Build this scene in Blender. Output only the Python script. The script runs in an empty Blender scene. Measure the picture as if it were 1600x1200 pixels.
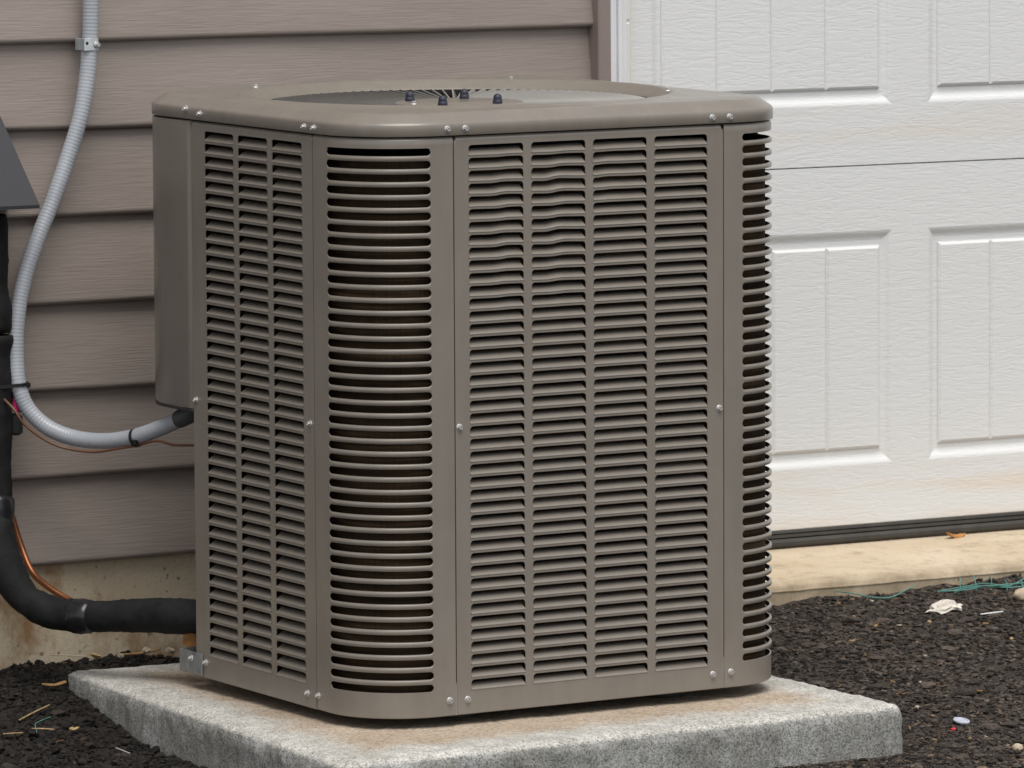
import bpy, math, random
import numpy as np
from mathutils import Vector, Matrix, Euler

random.seed(7)
rng = np.random.default_rng(7)
scene = bpy.context.scene
col = scene.collection

# ------------------------------------------------------------------ camera
cam_data = bpy.data.cameras.new("camera")
cam = bpy.data.objects.new("camera", cam_data)
col.objects.link(cam)
YAW, PITCH, ROLL = 0.52171, 0.09743, 0.00781
cam.matrix_world = (Matrix.Translation((-4.36504, -7.72181, 1.32466))
                    @ Matrix.Rotation(-YAW, 4, 'Z') @ Matrix.Rotation(-PITCH, 4, 'X')
                    @ Matrix.Rotation(ROLL, 4, 'Y') @ Matrix.Rotation(math.pi / 2, 4, 'X'))
cam_data.sensor_width = 36.0
cam_data.sensor_fit = 'HORIZONTAL'
cam_data.lens = 9390.19 / 1600 * 36.0
cam_data.clip_start = 0.1
cam_data.clip_end = 300
cam_data.dof.use_dof = True
cam_data.dof.focus_distance = 8.95
cam_data.dof.aperture_fstop = 20
scene.camera = cam

# ------------------------------------------------------------------ light
SUN_EL, SUN_AZ = math.radians(65), math.radians(193)   # azimuth from +Y, clockwise
world = bpy.data.worlds.new("World")
scene.world = world
world.use_nodes = True
wn = world.node_tree
for n in list(wn.nodes):
    wn.nodes.remove(n)
w_out = wn.nodes.new("ShaderNodeOutputWorld")
w_bg = wn.nodes.new("ShaderNodeBackground")
w_sky = wn.nodes.new("ShaderNodeTexSky")
w_sky.sky_type = 'NISHITA'
w_sky.sun_disc = False
w_sky.sun_elevation = SUN_EL
w_sky.sun_rotation = SUN_AZ
w_sky.dust_density = 1.0
w_sky.ozone_density = 1.0
w_hs = wn.nodes.new("ShaderNodeHueSaturation")        # overcast: nearly colourless sky
w_hs.inputs['Saturation'].default_value = 0.14
w_hs.inputs['Value'].default_value = 1.0
wn.links.new(w_sky.outputs[0], w_hs.inputs['Color'])
wn.links.new(w_hs.outputs[0], w_bg.inputs['Color'])
w_bg.inputs['Strength'].default_value = 0.085
wn.links.new(w_bg.outputs[0], w_out.inputs['Surface'])

sun_d = bpy.data.lights.new("sun", 'SUN')
sun_d.energy = 1.5
sun_d.angle = math.radians(44)
sun_d.color = (1.0, 0.965, 0.91)
sun = bpy.data.objects.new("sun", sun_d)
col.objects.link(sun)
sd = Vector((math.sin(SUN_AZ) * math.cos(SUN_EL), math.cos(SUN_AZ) * math.cos(SUN_EL), math.sin(SUN_EL)))
sun.rotation_euler = sd.to_track_quat('Z', 'Y').to_euler()
sun.location = (3, -4, 6)

scene.view_settings.view_transform = 'Standard'
scene.view_settings.look = 'None'
scene.view_settings.gamma = 1.0
scene.view_settings.use_curve_mapping = False
scene.view_settings.exposure = 0.92
scene.render.resolution_x, scene.render.resolution_y = 1024, 768

# ------------------------------------------------------------------ helpers
def ss(a, b, x):
    t = np.clip((x - a) / (b - a), 0, 1)
    return t * t * (3 - 2 * t)

def link(name, data, parent=None, loc=None, rot=None):
    o = bpy.data.objects.new(name, data)
    col.objects.link(o)
    if parent is not None:
        o.parent = parent
    if loc is not None:
        o.location = loc
    if rot is not None:
        o.rotation_euler = rot
    return o

def mk(name, verts, faces, mats, smooth=False):
    me = bpy.data.meshes.new(name)
    me.from_pydata([tuple(map(float, v)) for v in verts], [], faces)
    for m in (mats if isinstance(mats, (list, tuple)) else [mats]):
        me.materials.append(m)
    if smooth:
        me.polygons.foreach_set('use_smooth', [True] * len(me.polygons))
    me.update()
    return me

def part(name, verts, faces, mat, parent=None, smooth=False, loc=None, rot=None):
    return link(name, mk(name, verts, faces, mat, smooth), parent, loc, rot)

def tag(o, label=None, cat=None, group=None, kind=None):
    if label: o['label'] = label
    if cat: o['category'] = cat
    if group: o['group'] = group
    if kind: o['kind'] = kind
    return o

def empty(name, loc=(0, 0, 0), rot=(0, 0, 0)):
    o = bpy.data.objects.new(name, None)
    col.objects.link(o)
    o.location = loc
    o.rotation_euler = rot
    return o

class MB:
    def __init__(s): s.v = []; s.f = []
    def add(s, v, f):
        b = len(s.v)
        s.v += [tuple(p) for p in v]
        s.f += [tuple(i + b for i in q) for q in f]
    def box(s, a, b):
        x0, y0, z0 = a; x1, y1, z1 = b
        s.add([(x0,y0,z0),(x1,y0,z0),(x1,y1,z0),(x0,y1,z0),(x0,y0,z1),(x1,y0,z1),(x1,y1,z1),(x0,y1,z1)],
              [(3,2,1,0),(4,5,6,7),(0,1,5,4),(1,2,6,5),(2,3,7,6),(3,0,4,7)])
    def bbox(s, a, b, r):
        """box with all edges chamfered by r"""
        x0, y0, z0 = a; x1, y1, z1 = b
        rings = [(r, z0), (0, z0 + r), (0, z1 - r), (r, z1)]
        vs = []
        for d, z in rings:
            c = r
            X0, X1, Y0, Y1 = x0 + d, x1 - d, y0 + d, y1 - d
            vs += [(X0+c,Y0,z),(X1-c,Y0,z),(X1,Y0+c,z),(X1,Y1-c,z),(X1-c,Y1,z),(X0+c,Y1,z),(X0,Y1-c,z),(X0,Y0+c,z)]
        fs = [tuple(range(7, -1, -1)), tuple(range(24, 32))]
        for k in range(3):
            for i in range(8):
                j = (i + 1) % 8
                fs.append((k*8+i, k*8+j, k*8+8+j, k*8+8+i))
        s.add(vs, fs)
    def loft(s, rings, closed=True, cap0=False, cap1=False):
        n = len(rings[0]); vs = [p for r in rings for p in r]; fs = []
        for k in range(len(rings) - 1):
            for i in range(n if closed else n - 1):
                j = (i + 1) % n
                fs.append((k*n+i, k*n+j, (k+1)*n+j, (k+1)*n+i))
        if cap0: fs.append(tuple(range(n - 1, -1, -1)))
        if cap1: fs.append(tuple((len(rings)-1)*n + i for i in range(n)))
        s.add(vs, fs)
    def build(s, name, mat, parent=None, smooth=False, **k):
        return part(name, s.v, s.f, mat, parent, smooth, **k)

def smooth_by_angle(o, deg=35):
    me = o.data
    me.polygons.foreach_set('use_smooth', [True] * len(me.polygons))
    try:
        me.set_sharp_from_angle(angle=math.radians(deg))
    except Exception:
        pass
    return o

def catmull(pts, step):
    P = np.array(pts, float)
    P = np.vstack([2 * P[0] - P[1], P, 2 * P[-1] - P[-2]])
    out = []
    for i in range(1, len(P) - 2):
        t = np.linspace(0, 1, 40, endpoint=False)[:, None]
        a, b, c, d = P[i-1], P[i], P[i+1], P[i+2]
        out.append(.5 * ((2*b) + (-a+c)*t + (2*a-5*b+4*c-d)*t**2 + (-a+3*b-3*c+d)*t**3))
    out = np.vstack(out + [P[-2][None]])
    s = np.concatenate([[0], np.cumsum(np.linalg.norm(np.diff(out, axis=0), axis=1))])
    n = max(2, int(s[-1] / step) + 1)
    q = np.linspace(0, s[-1], n)
    return np.stack([np.interp(q, s, out[:, k]) for k in range(3)], 1), q

def tube(path, rad, segs=12, caps=True):
    """path (n,3), rad scalar or array (n) or (n,segs)"""
    n = len(path)
    T = np.gradient(path, axis=0)
    T /= np.linalg.norm(T, axis=1)[:, None] + 1e-12
    up = np.array([0, 0, 1.0]) if abs(T[0][2]) < .9 else np.array([1.0, 0, 0])
    N = np.cross(T[0], up); N /= np.linalg.norm(N)
    mb = MB(); rings = []
    rad = np.broadcast_to(np.asarray(rad, float).reshape(-1, 1) if np.ndim(rad) < 2 else rad, (n, segs))
    a = np.linspace(0, 2 * np.pi, segs, endpoint=False)
    for i in range(n):
        N = N - T[i] * (N @ T[i]); N /= np.linalg.norm(N)
        B = np.cross(T[i], N)
        rings.append([tuple(path[i] + rad[i][k] * (np.cos(a[k]) * N + np.sin(a[k]) * B)) for k in range(segs)])
    mb.loft(rings, True, caps, caps)
    return mb

# ------------------------------------------------------------------ materials
def new_mat(name):
    m = bpy.data.materials.new(name)
    m.use_nodes = True
    nt = m.node_tree
    b = nt.nodes['Principled BSDF']
    return m, nt, b

def node(nt, t, **kw):
    n = nt.nodes.new(t)
    for k, v in kw.items():
        setattr(n, k, v)
    return n

def objcoord(nt, scale=(1, 1, 1), src='Object'):
    tc = node(nt, 'ShaderNodeTexCoord')
    mp = node(nt, 'ShaderNodeMapping')
    mp.inputs['Scale'].default_value = scale
    nt.links.new(tc.outputs[src], mp.inputs['Vector'])
    return mp.outputs[0]

def noise(nt, vec, scale, detail=4, rough=.55, dist=0.0):
    n = node(nt, 'ShaderNodeTexNoise')
    n.inputs['Scale'].default_value = scale
    n.inputs['Detail'].default_value = detail
    n.inputs['Roughness'].default_value = rough
    n.inputs['Distortion'].default_value = dist
    nt.links.new(vec, n.inputs['Vector'])
    return n.outputs[0]

def ramp(nt, fac, stops):
    r = node(nt, 'ShaderNodeValToRGB')
    e = r.color_ramp.elements
    while len(e) < len(stops): e.new(0.5)
    for i, (p, c) in enumerate(stops):
        e[i].position = p
        e[i].color = (c[0], c[1], c[2], 1) if isinstance(c, (tuple, list)) else (c, c, c, 1)
    nt.links.new(fac, r.inputs[0])
    return r.outputs[0]

def mixc(nt, fac, a, b, mode='MIX'):
    m = node(nt, 'ShaderNodeMix', data_type='RGBA', blend_type=mode)
    def put(sock, v):
        if isinstance(v, (int, float)): sock.default_value = v
        elif isinstance(v, tuple): sock.default_value = (*v, 1) if len(v) == 3 else v
        else: nt.links.new(v, sock)
    put(m.inputs[0], fac); put(m.inputs[6], a); put(m.inputs[7], b)
    return m.outputs[2]

def bump(nt, b, h, strength, dist):
    bp = node(nt, 'ShaderNodeBump')
    bp.inputs['Strength'].default_value = strength
    bp.inputs['Distance'].default_value = dist
    nt.links.new(h, bp.inputs['Height'])
    nt.links.new(bp.outputs[0], b.inputs['Normal'])
    return bp

def simple(name, c, rough=.5, metal=0, spec=.5, var=.12, scale=40, bmp=0, bscale=300):
    m, nt, b = new_mat(name)
    v = objcoord(nt)
    n = noise(nt, v, scale, 4)
    nt.links.new(ramp(nt, n, [(.3, tuple(x * (1 - var) for x in c)), (.7, tuple(min(1, x * (1 + var)) for x in c))]), b.inputs['Base Color'])
    b.inputs['Roughness'].default_value = rough
    b.inputs['Metallic'].default_value = metal
    b.inputs['Specular IOR Level'].default_value = spec
    if bmp:
        bump(nt, b, noise(nt, v, bscale, 3), bmp, .001)
    return m

# unit paint: taupe powder coat with faint dust
def paint_mat():
    m, nt, b = new_mat("taupe_powder_coat")
    v = objcoord(nt)
    g = noise(nt, v, 9, 5, .6)
    base = ramp(nt, g, [(.3, (.186, .164, .139)), (.7, (.211, .186, .159))])
    strk = noise(nt, objcoord(nt, (38, 38, 3.5)), 1.0, 4, .6)
    base = mixc(nt, 1.0, base, ramp(nt, strk, [(.30, .93), (.5, 1.0), (.72, 1.06)]), 'MULTIPLY')
    spk = noise(nt, v, 420, 2, .5)
    dust = ramp(nt, spk, [(.66, 0.0), (.78, .45)])
    nt.links.new(mixc(nt, dust, base, (.25, .22, .18)), b.inputs['Base Color'])
    r = ramp(nt, noise(nt, v, 14, 5, .65), [(.3, .27), (.7, .42)])
    nt.links.new(r, b.inputs['Roughness'])
    b.inputs['Specular IOR Level'].default_value = .55
    b.inputs['Coat Weight'].default_value = .35
    b.inputs['Coat Roughness'].default_value = .22
    bump(nt, b, noise(nt, v, 900, 2), .12, .0004)
    return m
PAINT = paint_mat()
ZINC = simple("zinc_screw", (.50, .49, .48), .36, .6, var=.12, scale=300)
GALV = simple("galvanised_steel", (.58, .62, .64), .40, .5, var=.18, scale=60)
FINM = simple("grille_fin_coat", (.27, .258, .240), .34, var=.06)
GALV_DULL = simple("dull_galvanised_strip", (.24, .25, .252), .5, .4, var=.25, scale=50)
BLACK = simple("black_interior", (.012, .011, .010), .8, var=.3)
RUBBER = simple("black_rubber_edge", (.018, .018, .018), .5)
NAVY = simple("dark_blue_nut", (.020, .023, .040), .5, var=.15, scale=200)

def coil_mat():
    m, nt, b = new_mat("coil_fins")
    v1 = objcoord(nt, (2, 2, 60))
    v2 = objcoord(nt, (500, 500, 3))
    t = noise(nt, v1, 1.2, 4, .6)
    base = ramp(nt, t, [(.35, (.011, .007, .004)), (.55, (.036, .023, .013)), (.75, (.13, .085, .048))])
    f = noise(nt, v2, 1.0, 2)
    nt.links.new(mixc(nt, .5, base, ramp(nt, f, [(.35, .35), (.65, 1.0)]), 'MULTIPLY'), b.inputs['Base Color'])
    b.inputs['Roughness'].default_value = .8
    b.inputs['Specular IOR Level'].default_value = .08
    return m
COIL = coil_mat()

def siding_mat():
    m, nt, b = new_mat("vinyl_siding")
    tc = node(nt, 'ShaderNodeTexCoord')
    oi = node(nt, 'ShaderNodeObjectInfo')
    add = node(nt, 'ShaderNodeVectorMath', operation='ADD')
    sc = node(nt, 'ShaderNodeVectorMath', operation='SCALE')
    nt.links.new(oi.outputs['Location'], sc.inputs[0]); sc.inputs['Scale'].default_value = 3.7
    nt.links.new(tc.outputs['Object'], add.inputs[0]); nt.links.new(sc.outputs[0], add.inputs[1])
    mp = node(nt, 'ShaderNodeMapping'); mp.inputs['Scale'].default_value = (20, 20, 400)
    nt.links.new(add.outputs[0], mp.inputs['Vector'])
    v = mp.outputs[0]
    grain = noise(nt, v, 1.0, 2, .4, .5)
    mp2 = node(nt, 'ShaderNodeMapping'); mp2.inputs['Scale'].default_value = (3, 3, 9)
    nt.links.new(add.outputs[0], mp2.inputs['Vector'])
    blotch = noise(nt, mp2.outputs[0], 1.0, 4)
    base = ramp(nt, blotch, [(.3, (.252, .211, .186)), (.7, (.286, .243, .216))])
    fine = ramp(nt, grain, [(.35, .94), (.6, 1.02)])
    nt.links.new(mixc(nt, 1.0, base, fine, 'MULTIPLY'), b.inputs['Base Color'])
    b.inputs['Roughness'].default_value = .52
    b.inputs['Specular IOR Level'].default_value = .4
    bump(nt, b, grain, .45, .0012)
    return m
SIDING = siding_mat()
TRIM = simple("trim_vinyl", (.235, .190, .172), .5, var=.05, scale=8)

def white_door_mat(name, tint=(.70, .705, .70), grainx=1.0):
    m, nt, b = new_mat(name)
    oi = node(nt, 'ShaderNodeObjectInfo')
    tc = node(nt, 'ShaderNodeTexCoord')
    add = node(nt, 'ShaderNodeVectorMath', operation='ADD')
    nt.links.new(tc.outputs['Object'], add.inputs[0]); nt.links.new(oi.outputs['Random'], add.inputs[1])
    mp = node(nt, 'ShaderNodeMapping'); mp.inputs['Scale'].default_value = (26 * grainx, 26, 150)
    nt.links.new(add.outputs[0], mp.inputs['Vector'])
    g = noise(nt, mp.outputs[0], 1.0, 3, .5, 1.3)
    h = ramp(nt, g, [(.38, 0.0), (.50, .75), (.62, 1.0)])
    # faint tan water stains near the rails, thinned by noise
    geo = node(nt, 'ShaderNodeNewGeometry')
    sep = node(nt, 'ShaderNodeSeparateXYZ')
    nt.links.new(geo.outputs['Position'], sep.inputs[0])
    st = objcoord(nt, (1.8, 1.8, 16))
    sn = noise(nt, st, 1.0, 5, .6)
    band1 = ramp(nt, sep.outputs['Z'], [(.05, 1.0), (.075, .35), (.10, .9), (.125, .9), (.16, 0.0)])
    band2 = ramp(nt, sep.outputs['Z'], [(.715, 0.0), (.735, .55), (.76, .55), (.785, 0.0)])
    bb = mixc(nt, 1.0, band1, band2, 'ADD')
    sfac = mixc(nt, 1.0, bb, ramp(nt, sn, [(.42, 0.0), (.6, .75)]), 'MULTIPLY')
    nt.links.new(mixc(nt, sfac, tint, (.70, .60, .50)), b.inputs['Base Color'])
    b.inputs['Roughness'].default_value = .45
    bump(nt, b, h, .29, .0008)
    return m
DOOR = white_door_mat("white_embossed_door")
WHITE = simple("white_vinyl_frame", (.73, .73, .75), .4, var=.03, scale=10)
CREAM = simple("cream_stop_vinyl", (.74, .70, .66), .5, var=.03, scale=12)
SEAL = simple("dark_seal_rubber", (.040, .036, .031), .5, var=.25, scale=30)

def concrete_mat(name, ramp_stops, pit=.5, spots=True, big=3.0, bs=.5, fine=260):
    m, nt, b = new_mat(name)
    v = objcoord(nt)
    a = noise(nt, v, big, 6, .6)
    base = ramp(nt, a, ramp_stops)
    f = noise(nt, v, fine, 4, .65)
    c = mixc(nt, pit, base, ramp(nt, f, [(.30, .35), (.48, 1.0), (.7, 1.15)]), 'MULTIPLY')
    if spots:
        s = noise(nt, v, 55, 3, .6)
        c = mixc(nt, ramp(nt, s, [(.63, 0.0), (.69, .85)]), c, (.14, .095, .055))
        s2 = noise(nt, objcoord(nt, (1, 1, .6)), 9, 5, .65)
        c = mixc(nt, ramp(nt, s2, [(.52, 0.0), (.66, .85)]), c, (.29, .155, .06))
    nt.links.new(c, b.inputs['Base Color'])
    b.inputs['Roughness'].default_value = .88
    b.inputs['Specular IOR Level'].default_value = .25
    bump(nt, b, f, bs, .002)
    return m
FOUND = concrete_mat("foundation_concrete", [(.3, (.50, .41, .29)), (.7, (.66, .57, .43))], .3)

def slab_mat():
    m, nt, b = new_mat("garage_slab_concrete")
    v = objcoord(nt)
    geo = node(nt, 'ShaderNodeNewGeometry'); sep = node(nt, 'ShaderNodeSeparateXYZ')
    nt.links.new(geo.outputs['Position'], sep.inputs[0])
    a = noise(nt, objcoord(nt, (1, 2, 2)), 4, 6, .6)
    base = ramp(nt, a, [(.3, (.47, .37, .252)), (.7, (.58, .485, .36))])
    # exposed, dirtier aggregate along the broken front edge
    mr = node(nt, 'ShaderNodeMapRange'); nt.links.new(sep.outputs['Y'], mr.inputs[0])
    mr.inputs['From Min'].default_value = .80; mr.inputs['From Max'].default_value = .758
    ed = mixc(nt, 1.0, ramp(nt, noise(nt, v, 18, 5, .7), [(.3, .1), (.65, 1.0)]), mr.outputs[0], 'MULTIPLY')
    c = mixc(nt, ed, base, (.24, .19, .12))
    c = mixc(nt, ramp(nt, noise(nt, v, 30, 4, .7), [(.50, 0.0), (.72, .6)]), c, (.24, .185, .12))
    f = noise(nt, v, 260, 4, .65)
    c = mixc(nt, .22, c, ramp(nt, f, [(.30, .4), (.5, 1.0)]), 'MULTIPLY')
    nt.links.new(c, b.inputs['Base Color'])
    b.inputs['Roughness'].default_value = .85
    bump(nt, b, f, .35, .0015)
    return m
SLAB = slab_mat()

def pad_mat():
    m, nt, b = new_mat("cast_pad_concrete")
    v = objcoord(nt)
    at = node(nt, 'ShaderNodeAttribute'); at.attribute_name = 'edge'       # 0 on the top's middle, 1 at the worn rim, 2 on the sides
    sepf = at.outputs['Fac']
    n1 = noise(nt, v, 7, 5, .65)
    mid = ramp(nt, n1, [(.25, (.355, .278, .205)), (.75, (.475, .395, .31))])
    rim = ramp(nt, noise(nt, v, 25, 4), [(.3, (.40, .385, .35)), (.7, (.56, .545, .51))])
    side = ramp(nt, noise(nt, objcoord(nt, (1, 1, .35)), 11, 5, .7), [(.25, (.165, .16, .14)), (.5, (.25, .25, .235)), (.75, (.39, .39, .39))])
    ad = node(nt, 'ShaderNodeMath', operation='MULTIPLY_ADD')
    nt.links.new(noise(nt, v, 14, 5, .7), ad.inputs[0]); ad.inputs[1].default_value = .7; 
    nt.links.new(sepf, ad.inputs[2])
    t = ad.outputs[0]
    c = mixc(nt, ramp(nt, t, [(.60, 0.0), (1.35, 1.0)]), mid, rim)
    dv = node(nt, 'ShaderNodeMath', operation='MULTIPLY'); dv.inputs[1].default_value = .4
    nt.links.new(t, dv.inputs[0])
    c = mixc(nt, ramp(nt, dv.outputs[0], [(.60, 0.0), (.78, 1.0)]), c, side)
    f = noise(nt, v, 330, 3, .7)
    f2 = noise(nt, v, 120, 3, .6)
    deep = ramp(nt, sepf, [(.0, .25), (1.0, .55)])
    c = mixc(nt, ramp(nt, sepf, [(0.0, .40), (1.0, .72)]), c, ramp(nt, f, [(.36, .20), (.47, .92), (.62, 1.45)]), 'MULTIPLY')
    c = mixc(nt, .5, c, ramp(nt, f2, [(.33, .45), (.5, 1.0), (.7, 1.15)]), 'MULTIPLY')
    nt.links.new(c, b.inputs['Base Color'])
    b.inputs['Roughness'].default_value = .9
    b.inputs['Specular IOR Level'].default_value = .25
    h = mixc(nt, .5, f, f2)
    bump(nt, b, h, .8, .0035)
    return m
PADM = pad_mat()

def ground_mat(name):
    m, nt, b = new_mat(name)
    at = node(nt, 'ShaderNodeAttribute'); at.attribute_name = 'tone'
    v = objcoord(nt)
    f = noise(nt, v, 140, 5, .7)
    c = mixc(nt, 1.0, at.outputs['Color'], ramp(nt, f, [(.3, .45), (.5, .95), (.72, 1.6)]), 'MULTIPLY')
    nt.links.new(c, b.inputs['Base Color'])
    b.inputs['Roughness'].default_value = .85
    b.inputs['Specular IOR Level'].default_value = .3
    bump(nt, b, f, .8, .004)
    return m
GROUND = ground_mat("dark_millings")

FOAM = simple("black_foam_insulation", (.0105, .0105, .011), .8, spec=.25, var=.45, scale=35, bmp=.9, bscale=110)
TAPE = simple("black_vinyl_tape", (.014, .014, .016), .28, var=.2, bmp=.5, bscale=70)
COPPER = simple("aged_copper", (.27, .105, .048), .42, .85, var=.25, scale=30)
SLATE = simple("slate_painted_metal", (.036, .036, .041), .5, spec=.3, var=.06, scale=15, bmp=.15, bscale=700)
def conduit_mat():
    m, nt, b = new_mat("grey_liquidtight_conduit")
    v = objcoord(nt)
    n = noise(nt, v, 25, 5, .6)
    c = ramp(nt, n, [(.3, (.315, .335, .365)), (.7, (.37, .39, .425))])
    d = noise(nt, v, 60, 4, .6)
    c = mixc(nt, ramp(nt, d, [(.64, 0.0), (.74, .4)]), c, (.45, .36, .28))
    nt.links.new(c, b.inputs['Base Color'])
    b.inputs['Roughness'].default_value = .30
    return m
CONDUIT = conduit_mat()
WIRE = simple("brown_wire_jacket", (.13, .055, .028), .45)
TIE = simple("black_nylon_tie", (.012, .012, .013), .35)
MAGENTA = simple("magenta_tape", (.62, .015, .16), .5)
LEAF = simple("dry_leaf", (.42, .19, .055), .65, var=.35, scale=60)
STRAW = simple("dry_straw", (.36, .25, .12), .7, var=.3, scale=90)
CHIP = simple("wood_chip", (.34, .20, .08), .75, var=.35, scale=80)
PALE = simple("pale_scrap", (.40, .34, .26), .75, var=.25, scale=60)
PAPER = simple("paper", (.62, .57, .50), .75, var=.2, scale=60)
NET = simple("teal_plastic_strand", (.085, .25, .215), .55, var=.2)
PLASTIC_W = simple("white_plastic", (.75, .77, .78), .4, var=.05)
LILAC = simple("pale_lilac_plastic", (.43, .45, .53), .35, var=.15, scale=120)
STONE = simple("tan_stone", (.50, .40, .29), .8, var=.25, scale=50, bmp=.6, bscale=200)
REDBIT = simple("red_plastic", (.5, .02, .03), .4)

# ------------------------------------------------------------------ ground
def vnoise2(x, y, seed=0):
    xi = np.floor(x).astype(np.int64); yi = np.floor(y).astype(np.int64)
    fx = x - xi; fy = y - yi
    def h(a, b):
        n = (a * 374761393 + b * 668265263 + seed * 974711) & 0x7fffffff
        n = ((n ^ (n >> 13)) * 1274126177) & 0x7fffffff
        return ((n ^ (n >> 16)) & 0xffff) / 65535.0
    u = fx * fx * (3 - 2 * fx); v = fy * fy * (3 - 2 * fy)
    return (h(xi, yi) * (1 - u) + h(xi + 1, yi) * u) * (1 - v) + (h(xi, yi + 1) * (1 - u) + h(xi + 1, yi + 1) * u) * v

def gz0(x, y):
    x = np.asarray(x, float); y = np.asarray(y, float)
    R = ss(.3, .7, x)
    zr = -.13 + .100 * ss(-.25, .75, y)
    zl = -.13 + .062 * ss(.4, .98, y)
    return zl * (1 - R) + zr * R

def gz(x, y):
    x = np.asarray(x, float); y = np.asarray(y, float)
    n = (vnoise2(x * 9, y * 9, 1) - .5) * .016 + (vnoise2(x * 28, y * 28, 2) - .5) * .010 + (vnoise2(x * 75, y * 75, 3) - .5) * .006
    left = 1 - ss(.1, .4, x)
    n = n * (1 + .5 * left)
    d = np.maximum(np.maximum(-.32 - x, x - .67), np.maximum(-.20 - y, y - .86))      # trodden flat beside the pad
    n = n * np.clip(.2 + d / .14, .2, 1)
    return gz0(x, y) + n

def tone(x, y, k):
    """albedo: blackish soil on the left, brown-grey millings on the right"""
    R = ss(.1, .5, np.asarray(x, float))
    a = np.stack([.0185 + 0 * R, .0148 + 0 * R, .0122 + 0 * R], -1)
    b = np.stack([.045 + 0 * R, .0355 + 0 * R, .0290 + 0 * R], -1)
    return (a * (1 - R)[:, None] + b * R[:, None]) * k[:, None]

def axis(lo, hi, step, far):
    a = np.arange(lo, hi + step / 2, step)
    pre, x, s = [], lo, step
    while x > -far:
        s *= 1.45; x -= s; pre.append(x)
    post, x, s = [], hi, step
    while x < far:
        s *= 1.45; x += s; post.append(x)
    return np.array(pre[::-1] + list(a) + post)

gx = axis(-1.0, 2.3, .011, 90); gy = axis(-.85, 1.02, .011, 90)
X, Y = np.meshgrid(gx, gy)
fade = ((X > -1.5) & (X < 3) & (Y > -1.5) & (Y < 1.6))
Z = np.where(fade, gz(X, Y), gz0(X, Y))
nx, ny = len(gx), len(gy)
idx = np.arange(nx * ny).reshape(ny, nx)
quads = np.stack([idx[:-1, :-1], idx[:-1, 1:], idx[1:, 1:], idx[1:, :-1]], -1).reshape(-1, 4)

def np_mesh(name, V, F, mat, smooth=True, tones=None):
    me = bpy.data.meshes.new(name)
    nv, nf, k = len(V), len(F), F.shape[1]
    me.vertices.add(nv); me.vertices.foreach_set('co', np.asarray(V, np.float32).ravel())
    me.loops.add(nf * k); me.loops.foreach_set('vertex_index', F.astype(np.int32).ravel())
    me.polygons.add(nf)
    me.polygons.foreach_set('loop_start', np.arange(0, nf * k, k, dtype=np.int32))
    me.polygons.foreach_set('use_smooth', np.full(nf, smooth))
    me.update(calc_edges=True)
    me.materials.append(mat)
    if tones is not None:
        ca = me.color_attributes.new('tone', 'FLOAT_COLOR', 'POINT')
        ca.data.foreach_set('color', np.concatenate([tones, np.ones((nv, 1))], 1).astype(np.float32).ravel())
    return me

fx_, fy_ = X.ravel(), Y.ravel()
gt = tone(fx_, fy_, .75 + .5 * vnoise2(fx_ * 6, fy_ * 6, 9))
g = link("ground", np_mesh("ground", np.stack([fx_, fy_, Z.ravel()], 1), quads, GROUND, True, gt))
tag(g, kind="structure")

# icosahedron templates
def ico(sub):
    p = (1 + 5 ** .5) / 2
    v = [(-1,p,0),(1,p,0),(-1,-p,0),(1,-p,0),(0,-1,p),(0,1,p),(0,-1,-p),(0,1,-p),(p,0,-1),(p,0,1),(-p,0,-1),(-p,0,1)]
    f = [(0,11,5),(0,5,1),(0,1,7),(0,7,10),(0,10,11),(1,5,9),(5,11,4),(11,10,2),(10,7,6),(7,1,8),(3,9,4),(3,4,2),(3,2,6),(3,6,8),(3,8,9),(4,9,5),(2,4,11),(6,2,10),(8,6,7),(9,8,1)]
    v = [np.array(a) / np.linalg.norm(a) for a in v]
    for _ in range(sub):
        nf, c = [], {}
        def mid(a, b):
            k = (min(a, b), max(a, b))
            if k not in c:
                m = v[a] + v[b]; v.append(m / np.linalg.norm(m)); c[k] = len(v) - 1
            return c[k]
        for a, b, d in f:
            ab, bd, da = mid(a, b), mid(b, d), mid(d, a)
            nf += [(a, ab, da), (b, bd, ab), (d, da, bd), (ab, bd, da)]
        f = nf
    return np.array(v), np.array(f)

def in_pad(x, y):
    q = [(-.345, -.226), (.664, -.179), (.679, .875), (-.270, .846)]
    r = np.ones(np.shape(x), bool)
    for (ax, ay), (bx, by) in zip(q, q[1:] + q[:1]):
        r &= (bx - ax) * (y - ay) - (by - ay) * (x - ax) > -.003
    return r

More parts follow.
